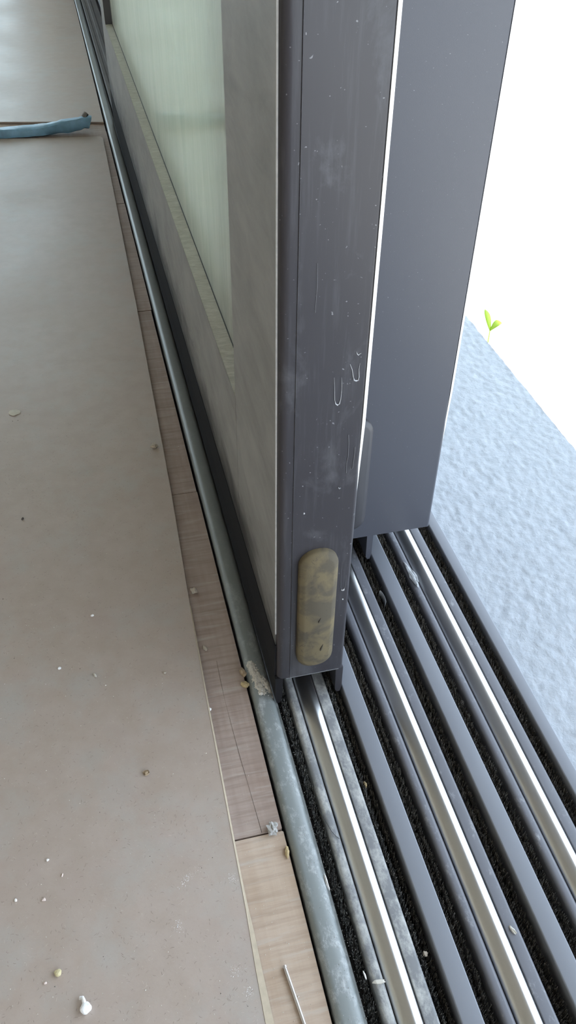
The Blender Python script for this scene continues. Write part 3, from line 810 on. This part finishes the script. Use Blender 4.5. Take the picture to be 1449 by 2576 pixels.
# steel pin on the timber strip
v, f = tube_vf([(0.0466, 0.1745, ZW + 0.0012), (0.0470, 0.1712, ZW + 0.0012), (0.0485, 0.1585, ZW + 0.0011), (0.0501, 0.1448, ZW + 0.0010), (0.0522, 0.1260, ZW + 0.0010), (0.0540, 0.1100, ZW + 0.0006)], [0.0009, 0.0010, 0.0010, 0.0010, 0.0010, 0.0002], 10)
nl = thing('steel_pin', 'thin silver steel pin lying on the timber strip at the bottom edge', 'pin', (0.0485, 0.158, ZW))
link_mesh('shank', v, f, 'steel', nl, True)
v, f = tube_vf([(0.04655, 0.1749, ZW + 0.0013), (0.0467, 0.1738, ZW + 0.0013)], [0.0013, 0.0013], 10)
link_mesh('head', v, f, 'steel', nl, True)

# hair
hp = [(0.0905, 0.262, -0.0035), (0.0918, 0.256, -0.0018), (0.0930, 0.250, -0.0012), (0.0942, 0.2455, -0.0014), (0.0960, 0.242, -0.0017), (0.0978, 0.2400, -0.002)]
v, f = tube_vf(hp, 0.00016, 5)
tag(link_mesh('hair_strand', v, f, 'hair', None, True, origin=(0.094, 0.25, -0.003)), 'single dark hair curved over the dusty lip of the first rail', 'hair')

# loose grit too fine to count
def grit(name, label, n, regions, mat, smin, smax):
    vv = []; ff = []
    for _ in range(n):
        fn, z = random.choice(regions)
        x, y = fn()
        s = random.uniform(smin, smax) * (1 if random.random() < .93 else 1.7)
        zz = z(x) if callable(z) else z
        b = len(vv); a = random.uniform(0, 6.28)
        for k in range(3):
            q = a + k * 2.094; r = s * random.uniform(.6, 1.2)
            vv.append((x + r * math.cos(q), y + r * math.sin(q), zz - 0.00005))
        vv.append((x, y, zz + s * random.uniform(.6, 1.2)))
        ff += [(b, b + 1, b + 3), (b + 1, b + 2, b + 3), (b + 2, b, b + 3), (b, b + 2, b + 1)]
    return tag(link_mesh(name, vv, ff, mat), label, 'grit', kind='stuff')
def board_pt():
    while True:
        x, y = random.uniform(-0.16, 0.045), 0.12 + 0.75 * random.random() ** 1.7
        ex = 0.0303 + (y - 0.149) * 0.0215
        if x < ex - 0.002: return x, y
def strip_pt():
    y = 0.12 + 0.55 * random.random() ** 1.6
    return random.uniform(0.036 + (y - 0.149) * 0.0215, 0.0615), y
def cluster(cx_, cy_, r):
    return lambda: (random.gauss(cx_, r), random.gauss(cy_, r))
def streak(a, b, r):
    def fn():
        u = random.random(); return a[0] + (b[0] - a[0]) * u + random.gauss(0, r), a[1] + (b[1] - a[1]) * u + random.gauss(0, r)
    return fn
grit('pale_grit', 'fine pale grit scattered over hardboard and timber strip', 1100, [(board_pt, ZB), (board_pt, ZB), (strip_pt, ZW)], 'cream', 0.00018, 0.00048)
grit('dark_grit', 'fine dark specks scattered over the hardboard', 130, [(board_pt, ZB)], 'darkgrit', 0.0002, 0.00045)
grit('plaster_dust', 'smudges of white plaster dust on the hardboard near the timber strip', 300,
     [(streak((-0.006, 0.2290), (0.0085, 0.2395), 0.0011), ZB), (streak((-0.002, 0.232), (0.004, 0.238), 0.0010), ZB), (cluster(-0.0075, 0.2090, 0.0015), ZB), (cluster(0.0200, 0.178, 0.002), ZB), (cluster(0.0275, 0.229, 0.0013), ZB), (cluster(0.025, 0.166, 0.0016), ZB)], 'plaster', 0.00014, 0.00034)
grit('mortar_grit', 'crumbled mortar dust along the edge bead and first brush groove', 700,
     [(lambda: (random.uniform(0.0822, 0.0850), random.uniform(0.12, 0.36)), -0.0078), (lambda: (random.uniform(0.0846, 0.0905), random.uniform(0.12, 0.35)), -0.006), (lambda: (random.uniform(0.1135, 0.122), random.uniform(0.12, 0.36)), -0.0022), (lambda: (random.uniform(0.0692, 0.0795), 0.12 + 0.27 * random.random()), lambda x: beadz(x))], 'mortar', 0.00016, 0.00045)

# ------------------------------------------------------------------ weed at the threshold edge
def leaflet(base, tip, width, sag, parent):
    b, t_ = Vector(base), Vector(tip); d = t_ - b; s = d.cross(Vector((0, 0, 1))).normalized()
    vv = []; ff = []; n = 8
    for i in range(n + 1):
        u = i / n; w_ = width * math.sin(math.pi * min(1, u * 0.96 + 0.03)) ** 0.8 / 2
        p = b + d * u + Vector((0, 0, sag * math.sin(math.pi * u)))
        vv += [tuple(p - s * w_ + Vector((0, 0, w_ * 0.3))), tuple(p), tuple(p + s * w_ + Vector((0, 0, w_ * 0.3)))]
    for i in range(n):
        a = i * 3; ff += [(a, a + 1, a + 4, a + 3), (a + 1, a + 2, a + 5, a + 4)]
    o = link_mesh('leaf', vv, ff, 'leafgreen', parent, True)
    so = o.modifiers.new('thickness', 'SOLIDIFY'); so.thickness = 0.0003
    return o
wd = thing('weed_sprig', 'small yellow-green weed sprig growing at the outer edge of the stone threshold', 'weed', (0.4560, 0.815, -0.12))
v, f = tube_vf([(0.4560, 0.815, -0.120), (0.4575, 0.818, -0.06), (0.4590, 0.822, -0.012)], [0.0012, 0.0010, 0.0007], 6)
link_mesh('stem', v, f, 'leafgreen', wd, True)
leaflet((0.4590, 0.822, -0.012), (0.4600, 0.846, 0.004), 0.007, 0.003, wd)
leaflet((0.4590, 0.822, -0.012), (0.4720, 0.820, -0.002), 0.013, 0.003, wd)
leaflet((0.4580, 0.819, -0.040), (0.4500, 0.845, -0.030), 0.008, 0.003, wd)

# bookkeeping property is not part of the scene description
for o in list(bpy.data.objects):
    if '_loc' in o.keys(): del o['_loc']
